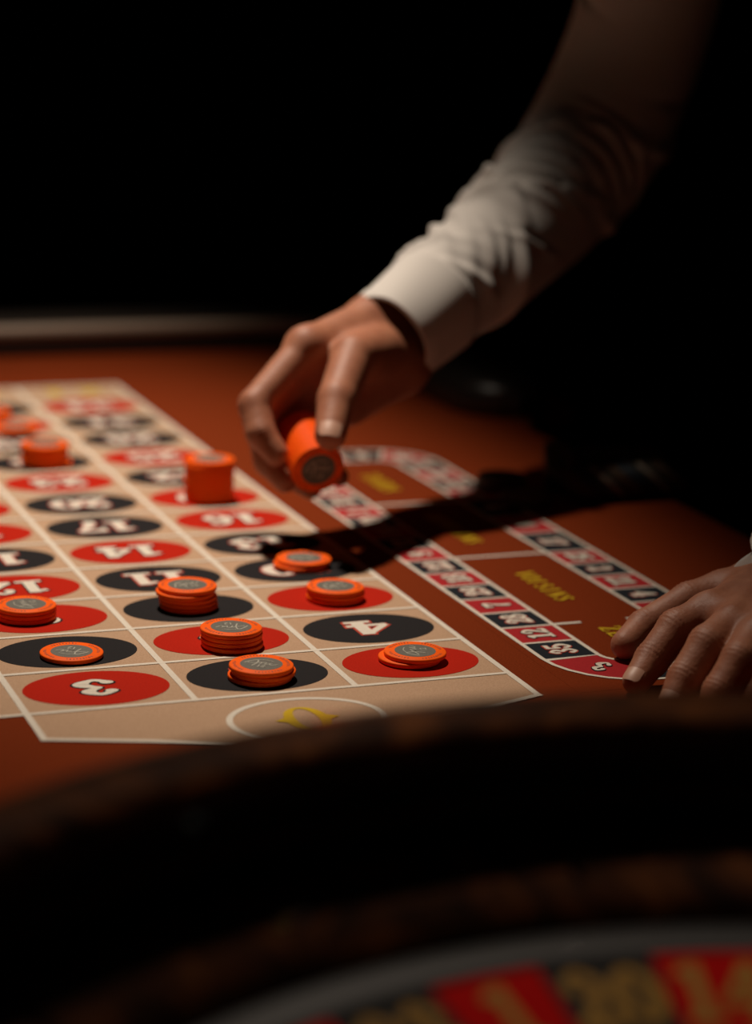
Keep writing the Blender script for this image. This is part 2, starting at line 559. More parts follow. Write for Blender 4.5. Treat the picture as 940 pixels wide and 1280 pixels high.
LIFT = [0.0]
def line(p, q, wd=LW, z=0.0005, name='grid_line', parent=None, m='white'):
    p = Vector(p); q = Vector(q)
    d = (q - p).normalized(); n = Vector((-d.y, d.x)) * wd
    p = p - d * wd; q = q + d * wd
    LIFT[0] += 1.2e-5; z = z + LIFT[0]
    b = MB(); b.slab([(p + n)[:], (p - n)[:], (q - n)[:], (q + n)[:]], z - 0.0002, z)
    return b.build(name, m, parent or layout)


for u in range(5):
    x = -B * u
    line((x, -0.044 if u in (0, 3) else 0.0), (x, Y1 + 0.062))
for v in range(13):
    line((-0.3 if v % 4 else -0.4, v * A), (0.0, v * A), 0.0017)
line((-0.4, Y1 + 0.062), (0, Y1 + 0.062))
line((-0.3, -0.044), (-0.15, -0.092)); line((-0.15, -0.092), (0.0, -0.044))


def ellipse_pts(cx, cy, rx, ry, n=48):
    return [(cx + rx * math.cos(2 * math.pi * k / n), cy + ry * math.sin(2 * math.pi * k / n)) for k in range(n)]


REDS = {1, 3, 5, 7, 9, 12, 14, 16, 18, 19, 21, 23, 25, 27, 30, 32, 34, 36}
mb = MB(); mb.slab(ellipse_pts(0, 0, 0.0440, 0.0312), -0.0002, 0.0)
om = {True: mb.mesh('red_oval', 'red'), False: mb.mesh('black_oval', 'black')}
for n in range(1, 37):
    u = (n - 1) % 3 + 0.5
    v = (n - 1) // 3 + 0.5
    red = n in REDS
    link('red_oval' if red else 'black_oval', om[red], layout, (-B * u, v * A, 0.0004))
    me = text_mesh('numeral', str(n), 0.0290, ['white', 'outline_black' if red else 'outline_red'], ex=0.036, adv=0.67, width=1.2 if n > 9 else 1.40)
    link('numeral', me, layout, (-B * u, v * A, 0.00045), (0, 0, math.pi))
# zero box: white ring with a yellow pointed zero
ro, ri = ellipse_pts(0, 0, 0.0475, 0.0365, 64), ellipse_pts(0, 0, 0.0437, 0.0327, 64)
mb = MB(); mb.add([(x, y, 0) for x, y in ro] + [(x, y, 0) for x, y in ri], [(i, (i + 1) % 64, 64 + (i + 1) % 64, 64 + i) for i in range(64)])
mb.build('zero_ring', 'white', layout, (-0.1475, -0.0475, 0.0004))
mb = MB()
zp = oval(0, 0, .20, .36, .13, .05, 30)
stroke_mesh(mb, *zp, 0.0, lambda x, y: (x * 0.05, y * 0.05, 0), 0)
for s in (-1, 1):
    mb.add([(s * 0.0085, 0.0065, 0.00006), (s * 0.0195, 0.0, 0.00006), (s * 0.0085, -0.0065, 0.00006)], [(0, 1, 2)])
mb.build('zero_numeral', 'yellow', layout, (-0.1475, -0.0475, 0.0005))
for ch, dx in (('2', -0.018), ('1', 0.018)):
    me = text_mesh('column_bet_numeral', ch, 0.030, ['yellow'], width=1.2)
    for u in range(3):
        link('column_bet_numeral', me, layout, (-0.05 - B * u - dx, Y1 + 0.031, 0.0005), (0, 0, math.pi))

# ---------------- racetrack
mb = MB(); mb.box(0.026, 0.191, -0.046, 0.622, -0.001, 0.0001)
race = tpart(mb.build('racetrack', 'felt'))
RX0, RX1, RY0, RY1, RC = 0.052, 0.1645, -0.0155, 0.590, 0.036
HWR = 0.0195


def race_point(s):
    """mid line of the track, s = arclength from the left straight at y = RY0 + RC going away, clockwise seen from above"""
    l1 = RY1 - RY0 - 2 * RC; l2 = RX1 - RX0 - 2 * RC; q = RC * math.pi / 2
    tot = 2 * l1 + 2 * l2 + 4 * q
    s = s % tot
    segs = [('s', (RX0, RY0 + RC), (0, 1), l1), ('a', (RX0 + RC, RY1 - RC), math.pi, q), ('s', (RX0 + RC, RY1), (1, 0), l2), ('a', (RX1 - RC, RY1 - RC), math.pi / 2, q),
            ('s', (RX1, RY1 - RC), (0, -1), l1), ('a', (RX1 - RC, RY0 + RC), 0, q), ('s', (RX1 - RC, RY0), (-1, 0), l2), ('a', (RX0 + RC, RY0 + RC), -math.pi / 2, q)]
    for t, p, d, L in segs:
        if s <= L + 1e-9:
            if t == 's':
                return Vector((p[0] + d[0] * s, p[1] + d[1] * s)), Vector((-d[1], d[0]))
            a = d - s / RC
            n = Vector((math.cos(a), math.sin(a)))
            return Vector(p) + n * RC, n
        s -= L
    return Vector(segs[0][1]), Vector((-1, 0))


l1 = RY1 - RY0 - 2 * RC; l2 = RX1 - RX0 - 2 * RC; qq = RC * math.pi / 2
TOT = 2 * l1 + 2 * l2 + 4 * qq
sL = lambda y: y - (RY0 + RC)                                # on the left straight
sR = lambda y: l1 + 2 * qq + l2 + (RY1 - RC - y)              # on the right straight
LD = (0.087, 0.256, 0.419)
WHEEL = [0, 32, 15, 19, 4, 21, 2, 25, 17, 34, 6, 27, 13, 36, 11, 30, 8, 23, 10, 5, 24, 16, 33, 1, 20, 14, 31, 9, 22, 18, 29, 7, 28, 12, 35, 3, 26]
bounds = {}
seq = []
def put(nums, s0, s1):
    for i, n in enumerate(nums):
        seq.append((n, s0 + (s1 - s0) * i / len(nums), s0 + (s1 - s0) * (i + 1) / len(nums)))
put([35, 12], sL(0.0185), sL(LD[0]))
put([28, 7, 29, 18, 22], sL(LD[0]), sL(LD[1]))
put([9, 31, 14, 20, 1], sL(LD[1]), sL(LD[2]))
put([33, 16, 24, 5, 10, 23, 8, 30, 11, 36, 13, 27], sL(LD[2]), sR(LD[2]))
put([6, 34, 17], sR(LD[2]), sR(LD[1]))
put([25, 2, 21, 4, 19], sR(LD[1]), sR(LD[0]))
put([15, 32], sR(LD[0]), sR(0.0185))
put([0, 26, 3], sR(0.0185), TOT + sL(0.0185))


def race_strip(s0, s1, o0, o1, z, n):
    vs = []
    for i in range(n + 1):
        p, nr = race_point(s0 + (s1 - s0) * i / n)
        vs += [(*(p + nr * o1), z), (*(p + nr * o0), z)]
    return vs, [(2 * i, 2 * i + 2, 2 * i + 3, 2 * i + 1)[::-1] for i in range(n)]


rw = 0.0012
for n, s0, s1 in seq:
    k = 1 if abs(s1 - s0) < 0.0355 and 0 < s0 < l1 - 0.03 else 8
    m = 'green' if n == 0 else ('race_red' if n in REDS else 'navy')
    mb = MB(); mb.add(*race_strip(s0 + rw, s1 - rw, -HWR + 0.0018, HWR - 0.0018, 0.0003, k))
    mb.build('track_number_cell', m, race)
    p, nr = race_point((s0 + s1) / 2)
    me = text_mesh('track_numeral', str(n), 0.0185, ['white', 'outline_black' if n in REDS else 'outline_red'], ex=0.04, adv=0.62, width=0.86)
    link('track_numeral', me, race, (p.x, p.y, 0.0005), (0, 0, math.atan2(nr.y, nr.x) - math.pi / 2))
    mb = MB(); mb.add(*race_strip(s0 - rw, s0 + rw, -HWR, HWR, 0.00036 + 2e-6 * n, 1))
    mb.build('track_line', 'white', race)
for o0, o1 in ((-HWR - 0.0012, -HWR + 0.0018), (HWR - 0.0018, HWR + 0.0012)):
    mb = MB(); mb.add(*race_strip(0, TOT, o0, o1, 0.00048, 160))
    mb.build('track_border', 'white', race)
for x0_, x1_, y in ((RX0 + HWR, RX1 - HWR, LD[1]), (RX0 + HWR, RX1 - HWR, LD[2]), (RX0 + HWR, 0.090, LD[0]), (0.127, RX1 - HWR, LD[0])):
    line((x0_, y), (x1_, y), 0.0017, 0.0003, 'track_divider', race)
for s, yc, hh in (('ZERO', 0.050, 0.0175), ('VOISINS', 0.173, 0.0158), ('ORPHELINS', 0.337, 0.0158), ('TIERS', 0.49, 0.0175)):
    me = text_mesh('track_lettering', s, hh, ['yellow'], adv=0.78 if len(s) < 9 else 0.72, width=0.88)
    link('track_lettering', me, race, (0.105, yc, 0.0005), (0, 0, -math.pi / 2))

# ================================================================== chips
CR, CT = 0.0195, 0.0029


def chip_mesh(name, m):
    mb = MB()
    b = 0.0004
    mb.lathe([(CR - b - 0.0003, 0), (CR - 0.0001, b), (CR, b * 1.6), (CR, CT - b * 1.6), (CR - 0.0001, CT - b), (CR - b - 0.0003, CT)], 48)
    me = mb.mesh(name, m)
    shade_angle(me, 50)
    return me


CM = {k: chip_mesh('casino_chip', k) for k in ('chip', 'chip_green', 'chip_blue', 'chip_tan', 'chip_white')}
mb = MB(); mb.lathe([(0.0129, 0), (0.0129, 0.00012)], 40)
IN = mb.mesh('inlay', 'inlay')
mb = MB()


def script(pts, wd=0.0011):
    k, p = cr([(x, y, wd) for x, y in pts], 6)
    stroke_mesh(mb, k, p, 0, lambda x, y: (x, y, 0), 0)


s_ = 0.0098
script([(x * s_, y * s_) for x, y in ((-1.05, -.10), (-.75, .35), (-.45, .62), (-.30, .1), (-.42, -.55))], 0.00085)
script([(x * s_, y * s_) for x, y in ((-.85, -.12), (-.4, .05), (-.05, .22), (-.1, -.12), (.02, .2), (.22, .28))], 0.0007)
script([(x * s_, y * s_) for x, y in ((.28, .22), (.25, -.1), (.42, .05), (.62, .3), (.52, .02), (.70, -.08), (.98, .18))], 0.0007)
script([(x * s_, y * s_) for x, y in ((-.45, .62), (.1, .75), (.6, .62))], 0.0006)
script([(x * s_, y * s_) for x, y in ((.0, -.35), (.02, -.72))], 0.00075)
script([(x * s_, y * s_) for x, y in ((.2, -.42), (.36, -.36), (.34, -.55), (.2, -.72), (.42, -.70))], 0.00075)
EM = mb.mesh('emblem', 'emblem')
mb = MB()
for g in range(4):
    for k in range(9):
        a = g * math.pi / 2 + 0.15 + k * 0.125
        r0, r1 = 0.0155, 0.0155 + (0.0019 if k % 3 else 0.0014)
        da = 0.030 if k % 2 else 0.022
        P4 = [(r * math.cos(t), r * math.sin(t), 0) for r, t in ((r0, a - da), (r1, a - da), (r1, a + da), (r0, a + da))]
        mb.add(P4, [(0, 1, 2, 3)])
LM = mb.mesh('rim_lettering', 'lettering')


def chip(loc, rot, label, group, top=False, m='chip', bottom=False):
    c = link('casino_chip', CM[m], None, loc, rot)
    tag(c, label, 'chip', group)
    if m == 'chip' or top:
        i = link('inlay', IN, c, (0, 0, CT - 0.00004))
        if top:
            e = link('emblem', EM, i, (0, 0, 0.00018))
            link('rim_lettering', LM, c, (0, 0, CT + 0.00006))
    return c


NUMW = ['zero', 'one', 'two', 'three', 'four', 'five', 'six', 'seven', 'eight', 'nine', 'ten']
ORDW = ['first', 'second', 'third', 'fourth', 'fifth', 'sixth', 'seventh', 'eighth', 'ninth', 'tenth', 'eleventh', 'twelfth', 'thirteenth', 'fourteenth', 'fifteenth', 'sixteenth',
        'seventeenth', 'eighteenth', 'nineteenth', 'twentieth']
ORD = ['bottom', 'second from the bottom', 'third from the bottom', 'fourth from the bottom', 'fifth from the bottom', 'sixth from the bottom', 'seventh from the bottom', 'eighth from the bottom', 'ninth from the bottom', 'tenth from the bottom']


def stack(x, y, n, where, offs=(), spin=0.0, slop=0.0006):
    r = random.Random(int(abs(x * 1e4)) + n)
    for k in range(n):
        dx, dy = (r.uniform(-slop, slop), r.uniform(-slop, slop))
        if k < len(offs) and offs[k]:
            dx, dy = offs[k]
        top = k == n - 1
        if n == 1:
            lab = 'single orange chip lying flat %s' % where
        else:
            lab = '%s orange chip of the %s' % ('top' if top else ORD[k], 'pair stacked ' + where if n == 2 else 'stack ' + where)
        chip((x + dx, y + dy, 0.0009 + k * (CT + 0.00012)), (0, 0, spin + r.uniform(-0.3, 0.3) if top else r.uniform(0, 6)), lab, 'orange chips bet on the layout', top)


stack(-0.0468, 0.0378, 2, 'on red number one', ((-0.0035, 0.0005), (0.0, 0.0)), 1.2)
stack(-0.1505, 0.0279, 3, 'on black number two', ((-0.0008, 0.0004), (0.0013, 0.0), (-0.0002, 0.0)), -0.4)
stack(-0.1482, 0.0962, 4, 'on red number five', ((0.0006, -0.0014), None, None, (0, 0)), 2.9)
stack(-0.2496, 0.0996, 1, 'on black number six', (), 2.6)
stack(-0.0483, 0.1783, 3, 'on red number seven', (), 0.9, 0.0003)
stack(-0.1509, 0.1841, 5, 'on black number eight', ((0.0012, 0.0), (0.0008, 0), (0.0003, 0), (-0.0014, -0.0004), (0.0004, 0.001)), 0.3)
stack(-0.2584, 0.1867, 3, 'on red number nine', (), 2.0, 0.0003)
stack(-0.0422, 0.2620, 2, 'on black number ten', ((-0.0016, 0.0), (0.0006, 0.0006)), 0.2)
stack(-0.0495, 0.4661, 11, 'on red number nineteen', (), 0.4, 0.0005)
stack(-0.1470, 0.6122, 6, 'on black number twenty-six', ((0.003, 0), (-0.001, 0), None, None, None, (0, 0)), 0.1)
stack(-0.1429, 0.7434, 2, 'on red number thirty-two', (), 0.1)
stack(-0.1548, 0.7984, 3, 'on black number thirty-five, farthest away', (), 0.1)

# the column of chips held in the hand
HA = Vector((-0.0200, 0.2970, 0.0619)); HB = Vector((-0.0184, 0.3414, 0.0771))
ax = (HA - HB).normalized()
NH = 17
q = ax.to_track_quat('Z', 'Y')
for k in range(NH):
    base = HA - ax * (CT * 1.02) * (k + 1)
    c = chip(base, q.to_euler(), 'front orange chip of the column held in the hand' if k == 0 else '%s orange chip from the front in the hand-held column' % ORDW[k], 'orange chips held in the hand', k == 0)

# dark chips heaped beside the racetrack
G = 'dark chips heaped beside the racetrack'


def fallen(p0, step, axis, n, cols, where):
    q_ = Vector(axis).normalized().to_track_quat('Z', 'Y').to_euler()
    hz = CR * math.sqrt(max(0.0, 1 - Vector(axis).normalized().z ** 2)) + 0.0006
    for k in range(n):
        chip((p0[0] + step[0] * k, p0[1] + step[1] * k, hz), q_, '%s dark chip %s' % (ORDW[k], where), G, False, cols[k % len(cols)])


fallen((0.2291, 0.4405), (0.0031, -0.0009), (0.93, -0.36, 0.06), 6, ['chip_green', 'chip_green', 'chip_tan'], 'standing on edge at the left of the dark heap')
fallen((0.2298, 0.4010), (0.0062, 0.0002), (0.62, -0.15, 0.77), 17, ['chip_green', 'chip_tan', 'chip_tan', 'chip_blue', 'chip_blue', 'chip_green', 'chip_white'], 'along the toppled front row of the dark heap')
fallen((0.2752, 0.4712), (0.0060, -0.0022), (0.60, -0.2, 0.75), 13, ['chip_blue', 'chip_green', 'chip_blue', 'chip_tan'], 'along the toppled rear row of the dark heap')
bx, by = (0.1918, 0.4489)
for k in range(4):
    chip((bx + 0.001 * k, by, 0.0006 + k * (CT + 0.0001)), (0, 0, k), '%s dark chip of the low stack left of the dark heap' % ('top' if k == 3 else ORD[k]), G, False, 'chip_green' if k % 2 else 'chip_tan')
bx, by = (0.1926, 0.3986)
for k in range(3):
    chip((bx + 0.0008 * k, by, 0.0006 + k * (CT + 0.0001)), (0, 0, k), '%s dark chip of the low stack in front of the dark heap' % ('top' if k == 2 else ORD[k]), G, False, 'chip_green' if k % 2 else 'chip_tan')

# ================================================================== roulette wheel
WX, WY = -0.209, -0.779
wheel = tag(empty('roulette_wheel', (WX, WY, 0.0)), 'burl wood roulette wheel in the dark foreground with red and black numbered pockets', 'roulette wheel')
mb = MB()
mb.lathe([(0.375, 0.0), (0.385, 0.01), (0.387, 0.10), (0.389, 0.118), (0.387, 0.127), (0.381, 0.1315), (0.370, 0.1325), (0.352, 0.1315), (0.3465, 0.128), (0.3455, 0.122)], 160, cap=False)
mb.build('outer_rim', 'burl', wheel, smooth=True)
mb = MB()
mb.lathe([(0.3455, 0.1225), (0.347, 0.112), (0.353, 0.103), (0.357, 0.094), (0.352, 0.086), (0.341, 0.0845)], 160, cap=False)
mb.build('ball_track', 'track', wheel, smooth=True)
mb = MB()
mb.lathe([(0.341, 0.0845), (0.330, 0.081), (0.310, 0.0725), (0.3015, 0.0665), (0.3005, 0.058)], 160, cap=False)
mb.build('bowl_apron', 'burl', wheel, smooth=True)
mb = MB()
mb.lathe([(0.300, 0.052), (0.300, 0.0605), (0.297, 0.0625), (0.280, 0.0615), (0.2765, 0.0595), (0.2755, 0.054)], 160, cap=False)
mb.build('rotor_ring', 'metal', wheel, smooth=True)
for k in range(16):
    a = 2 * math.pi * (k + 0.77) / 16
    mb = MB()
    if k % 2:
        L_, W_ = 0.011, 0.0035
    else:
        L_, W_ = 0.0035, 0.011
    base = [(L_, 0, 0), (0, W_, 0), (-L_, 0, 0), (0, -W_, 0)]
    mb.add(base + [(L_ * .25, 0, .0035), (0, W_ * .25, .0035), (-L_ * .25, 0, .0035), (0, -W_ * .25, .0035)],
           [(0, 1, 5, 4), (1, 2, 6, 5), (2, 3, 7, 6), (3, 0, 4, 7), (4, 5, 6, 7)])
    d = mb.build('deflector', 'chrome', wheel, (0.322 * math.cos(a), 0.322 * math.sin(a), 0.0772))
    d.rotation_euler = Matrix.Rotation(a, 3, 'Z').to_4x4().to_euler()
    d.rotation_euler = (Matrix.Rotation(a, 3, 'Z') @ Matrix.Rotation(-0.4, 3, 'Y')).to_euler()
# numbered band: 37 pocket pieces, number 20 faces the layout
STEP = 2 * math.pi / 37
ANG20 = 1.51648
i20 = WHEEL.index(20)
def sector(r0, z0, r1, z1, th, half):
    mb = MB()
    n = 4
    vs = []
    for r, z, dz in ((r0, z0, 0), (r1, z1, 0), (r1, z1, -th), (r0, z0, -th)):
        for i in range(n + 1):
            a = -half + 2 * half * i / n
            vs.append((r * math.cos(a), r * math.sin(a), z + dz))
    fs = []
    for j in range(4):
        j2 = (j + 1) % 4
        for i in range(n):
            fs.append((j * (n + 1) + i, j * (n + 1) + i + 1, j2 * (n + 1) + i + 1, j2 * (n + 1) + i))
    fs += [(0, n + 1, 2 * n + 2, 3 * n + 3), tuple(j * (n + 1) + n for j in (3, 2, 1, 0))]
    mb.add(vs, fs)
    return mb


sec = {k: sector(0.2748, 0.0605, 0.2280, 0.0480, 0.004, STEP / 2 * 0.985).mesh('number_plate', k) for k in ('pocket_red', 'pocket_black', 'pocket_green')}
pk = {k: sector(0.2275, 0.0400, 0.178, 0.0360, 0.004, STEP / 2 * 0.97).mesh('ball_pocket', k) for k in ('pocket_red', 'pocket_black', 'pocket_green')}
mb = MB(); mb.box(-0.026, 0.026, -0.0008, 0.0008, -0.006, 0.006)
fret = mb.mesh('fret', 'chrome')
slope = math.atan2(0.0125, 0.0468)
for i, n in enumerate(WHEEL):
    a = ANG20 - (i - i20) * STEP
    m = 'pocket_green' if n == 0 else ('pocket_red' if n in REDS else 'pocket_black')
    s = link('number_plate', sec[m], wheel, (0, 0, 0), (0, 0, a))
    link('ball_pocket', pk[m], wheel, (0, 0, 0), (0, 0, a))
    link('fret', fret, wheel, (0.203 * math.cos(a + STEP / 2), 0.203 * math.sin(a + STEP / 2), 0.042), (0, 0, a + STEP / 2))
    me = text_mesh('wheel_numeral', str(n), 0.034, ['gold'], adv=0.70, width=0.82)
    t = link('wheel_numeral', me, s, (0.2530, 0, 0.0551))
    t.rotation_euler = (Matrix.Rotation(-slope, 3, 'Y') @ Matrix.Rotation(-math.pi / 2, 3, 'Z')).to_euler()
mb = MB(); mb.lathe([(0.178, 0.030), (0.178, 0.039), (0.16, 0.043), (0.08, 0.060), (0.03, 0.066), (0.0, 0.067)], 96, cap=False)
mb.build('rotor_cone', 'burl', wheel, smooth=True)
mb = MB(); mb.lathe([(0.028, 0.064), (0.026, 0.075), (0.012, 0.085), (0.010, 0.11), (0.016, 0.118), (0.010, 0.13), (0.0, 0.134)], 40, cap=False)
tur = mb.build('turret', 'brass', wheel, smooth=True)
for k in range(4):
    a = k * math.pi / 2
    mb = MB(); mb.box(0.0, 0.055, -0.004, 0.004, 0.098, 0.106)
    mb.lathe([(0.0005, 0.0), (0.007, 0.003), (0.0085, 0.008), (0.007, 0.013), (0.0005, 0.016)], 16)
    o = mb.build('turret_arm', 'brass', tur)
    for v_ in o.data.vertices[8:]:
        v_.co.x += 0.055; v_.co.z += 0.094
    o.rotation_euler = (0, 0, a)
mb = MB(); mb.lathe([(0.374, 0.0), (0.36, 0.0), (0.36, 0.02), (0.0, 0.022)], 64, cap=False)
mb.build('bowl_base', 'track', wheel)

# ================================================================== dealer
person = tag(empty('person', (0.60, 0.31, FZ)), 'person in white shirt and black waistcoat reaching over the table with a column of chips', 'person')
POFF = Vector((-0.60, -0.31, -FZ))


def ppart(o, par=None):
    """parts are modelled in world coordinates"""
    o.parent = par or person
    if par is None:
        o.location = POFF
    return o


BF = []    # pieces of the one body surface


def hand_sdf(Pg, J, rad, palm, kf=0.004, kp=0.012, extra=()):
    d = None
    for a, b, ra, rb in palm:
        e = rcone(Pg, a, b, ra, rb)
        d = e if d is None else smin(d, e, kp)
    for pts, rr in zip(J, rad):
        f = None
        for i in range(len(pts) - 1):
            e = rcone(Pg, pts[i], pts[i + 1], rr[i], rr[i + 1])
            f = e if f is None else smin(f, e, 0.003)
        d = smin(d, f, kf)
    for e in extra:
        d = smin(d, e(Pg), 0.006)
    return d


def vnormals(V, Q):
    n = np.cross(V[Q[:, 2]] - V[Q[:, 0]], V[Q[:, 3]] - V[Q[:, 1]])
    N = np.zeros_like(V)
    for i in range(4):
        np.add.at(N, Q[:, i], n)
    return N / (np.linalg.norm(N, axis=1)[:, None] + 1e-12)


def creases(V, Q, joints, amp=0.00055, up=None):
    """fine cross grooves on the back of each finger joint: (point, bone direction, half length)"""
    N = vnormals(V, Q)
    D = np.zeros(len(V))
    for p, d, L in joints:
        p = np.array(p); d = np.array(d, float); d /= np.linalg.norm(d)
        r = V - p
        t = r @ d
        dist = np.linalg.norm(r - t[:, None] * d, axis=1)
        wgt = np.exp(-(t / L) ** 2) * (dist < 0.016)
        if up is not None:
            wgt = wgt * np.clip((N @ np.array(up)) * 1.5, 0, 1)
        D += wgt * (np.cos(t / 0.0030 * 2 * math.pi) * 0.5 - 0.2)
    return V + N * (D * amp)[:, None]


def fingernail(tip, axis, up, L, W, R_):
    """curved nail plate lying on the finger tip"""
    axis = Vector(axis).normalized(); up = Vector(up); up = (up - axis * up.dot(axis)).normalized(); side = axis.cross(up)
    mb = MB()
    nu, nv = 9, 8
    vs = []
    for lay in (0.0, -0.0008):
        for j in range(nv + 1):
            t = -0.5 + j / nv
            wv = W * (1.0 if t < 0.25 else math.sqrt(max(0.05, 1 - ((t - 0.25) / 0.32) ** 2)))
            for i in range(nu + 1):
                a = (-0.5 + i / nu) * wv / R_
                vs.append(tuple(Vector(tip) + axis * (t * L) + up * (R_ * math.cos(a) + lay - max(0, t) ** 2 * 0.004) + side * (R_ * math.sin(a))))
    fs = []
    m_ = (nu + 1) * (nv + 1)
    for j in range(nv):
        for i in range(nu):
            k = j * (nu + 1) + i
            fs.append((k, k + 1, k + nu + 2, k + nu + 1))
            fs.append((m_ + k, m_ + k + nu + 1, m_ + k + nu + 2, m_ + k + 1))
    mb.add(vs, fs)
    return mb.mesh('fingernail', 'nail', True)


nails = []
# ---- right hand, pinching the column of chips
WR = (0.0688, 0.3957, 0.1349)
FR = (0.1358, 0.4385, 0.1658)
IDX = [(-0.0100, 0.3583, 0.1402), (-0.0562, 0.3356, 0.1032), (-0.0570, 0.3190, 0.0854), (-0.0482, 0.3098, 0.0722)]
MID = [(-0.0066, 0.3652, 0.1292), (-0.0508, 0.3437, 0.0918), (-0.0476, 0.3289, 0.0620), (-0.0392, 0.3148, 0.0505)]
RIN = [(0.0016, 0.3695, 0.1161), (-0.0318, 0.3589, 0.0770), (-0.0245, 0.3502, 0.0470), (-0.0090, 0.3435, 0.0367)]
PIN = [(0.0137, 0.3701, 0.1033), (-0.0050, 0.3630, 0.0701), (0.0029, 0.3528, 0.0475), (0.0135, 0.3433, 0.0442)]
THU = [(0.0487, 0.3672, 0.1356), (0.0192, 0.3379, 0.1358), (-0.0059, 0.3014, 0.1116), (-0.0180, 0.2797, 0.0914)]
RJ = [IDX, MID, RIN, PIN, THU]
RRAD = [(.0138, .0122, .0108, .0092), (.0135, .0116, .0104, .0090), (.0128, .0108, .0098, .0085), (.0118, .0096, .0086, .0076), (.0175, .0162, .0140, .0116)]
RP = [((0.0587, 0.4016, 0.1503), IDX[0], .0190, .0142), ((0.0653, 0.3972, 0.1397), MID[0], .0195, .0142), ((0.0722, 0.3935, 0.1278), RIN[0], .0195, .0138), ((0.0793, 0.3904, 0.1182), PIN[0], .0185, .0132),
      ((0.0670, 0.3839, 0.1297), (0.0311, 0.3510, 0.1318), .0205, .0185), ((0.1261, 0.4358, 0.1746), (0.0575, 0.4020, 0.1503), .0205, .0185), ((0.1459, 0.4367, 0.1531), (0.0798, 0.3899, 0.1170), .0215, .0185), (FR, WR, .0260, .0205),
      (IDX[0], PIN[0], .0137, .0122), ((0.0731, 0.3813, 0.1163), (0.0283, 0.3670, 0.0924), .0195, .0152)]
Pg, lo = grid(np.min([WR, FR, *IDX, *MID, *RIN, *PIN, *THU], 0) - 0.034, np.max([WR, FR, *IDX, *MID, *RIN, *PIN, *THU], 0) + 0.034, 0.0017)
V, Q = surface_nets(hand_sdf(Pg, RJ, RRAD, RP), lo, 0.0017)
V = relax(V, Q, 2, 0.4)
jl = []
for f in RJ:
    jl += [(f[1], np.subtract(f[2], f[0]), .006), (f[2], np.subtract(f[3], f[1]), .005)]
V = creases(V, Q, jl, 0.0006)
BF.append((V, Q))
camdir = (Vector(CAM) - Vector(THU[3])).normalized()
thd = Vector(THU[3]) - Vector(THU[2])
nails.append(fingernail(Vector(THU[3]) + thd.normalized() * 0.0015, thd, camdir * 0.8 + Vector((0, 0, 0.6)), 0.0155, 0.0170, 0.0118))

# ---- left hand, resting on the felt
LW_ = (0.1921, 0.0130, 0.0360)
LF = (0.2524, 0.0429, 0.0500)
TH2 = [(0.1595, 0.0206, 0.0340), (0.1355, 0.0219, 0.0300), (0.1023, 0.0181, 0.0165), (0.0837, 0.0074, 0.0095)]
IX2 = [(0.1160, -0.0372, 0.0400), (0.0927, -0.0404, 0.0335), (0.0729, -0.0479, 0.0180), (0.0584, -0.0573, 0.0085)]
MD2 = [(0.1117, -0.0723, 0.0420), (0.0907, -0.0834, 0.0365), (0.0725, -0.0908, 0.0195), (0.0622, -0.0968, 0.0085)]
RN2 = [(0.1152, -0.0948, 0.0410), (0.0977, -0.1093, 0.0350), (0.0822, -0.1148, 0.0185), (0.0749, -0.1180, 0.0085)]
PK2 = [(0.1281, -0.1012, 0.0360), (0.1102, -0.1215, 0.0300), (0.1014, -0.1242, 0.0160), (0.0956, -0.1280, 0.0080)]
LJ = [TH2, IX2, MD2, RN2, PK2]
LRAD = [(.0155, .0125, .0112, .0095), (.0128, .0121, .0105, .0088), (.0130, .0122, .0107, .0090), (.0124, .0114, .0102, .0086), (.0110, .0100, .0090, .0078)]
LP = [(LW_, IX2[0], .0215, .0122), (LW_, MD2[0], .0220, .0125), (LW_, RN2[0], .0215, .0120), ((0.1870, -0.0130, 0.0320), PK2[0], .0190, .0110), (LF, LW_, .0290, .0225),
      (LW_, TH2[0], .0200, .0150), (IX2[0], PK2[0], .0110, .0100)]
allp = np.array([LW_, LF, *TH2, *IX2, *MD2, *RN2, *PK2])
Pg, lo = grid(allp.min(0) - 0.034, allp.max(0) + 0.034, 0.0014)
V, Q = surface_nets(hand_sdf(Pg, LJ, LRAD, LP, 0.0035, 0.011,
    [lambda G_, a=a, b=b: rcone(G_, np.add(a, (0, 0, r0)), np.add(b, (0, 0, .018)), .0022, .0018) for a, b, r0 in ((IX2[0], LW_, .0105), (MD2[0], LW_, .0110), (RN2[0], LW_, .0105))]), lo, 0.0014)
V = relax(V, Q, 1, 0.4)
jl = []
for f in LJ:
    jl += [(f[1], np.subtract(f[2], f[0]), .0065), (f[2], np.subtract(f[3], f[1]), .005)]
V = creases(V, Q, jl, 0.0007, (0, 0, 1))
V[:, 2] = np.maximum(V[:, 2], 0.0008)
BF.append((V, Q))
for f, rr, L in ((IX2, .0088, .0125), (MD2, .0090, .0130), (RN2, .0086, .0120), (PK2, .0078, .0100)):
    dv = Vector(f[3]) - Vector(f[2])
    nails.append(fingernail(Vector(f[3]) + dv.normalized() * 0.0012, dv, (0, 0, 1), L, L * 1.0, rr + 0.0002))

# ---- rest of the body
SR, SL = (0.415, 0.50, 0.52), (0.43, 0.13, 0.52)
ER = (0.3171, 0.5689, 0.2573)
EL = (0.40, -0.03, 0.25)
PEL, CHE, NEC, HED = (0.60, 0.31, 0.16), (0.50, 0.31, 0.40), (0.42, 0.315, 0.575), (0.355, 0.315, 0.70)


def torso(Pg, g=0.0):
    d = ellip(Pg, CHE, (.115 + g, .175 + g, .19 + g), Matrix.Rotation(-0.5, 3, 'Y'))
    d = smin(d, ellip(Pg, (.555, .31, .26), (.115 + g, .155 + g, .15 + g)), .05)
    d = smin(d, rcone(Pg, SR, SL, .062 + g, .062 + g), .05)
    return d


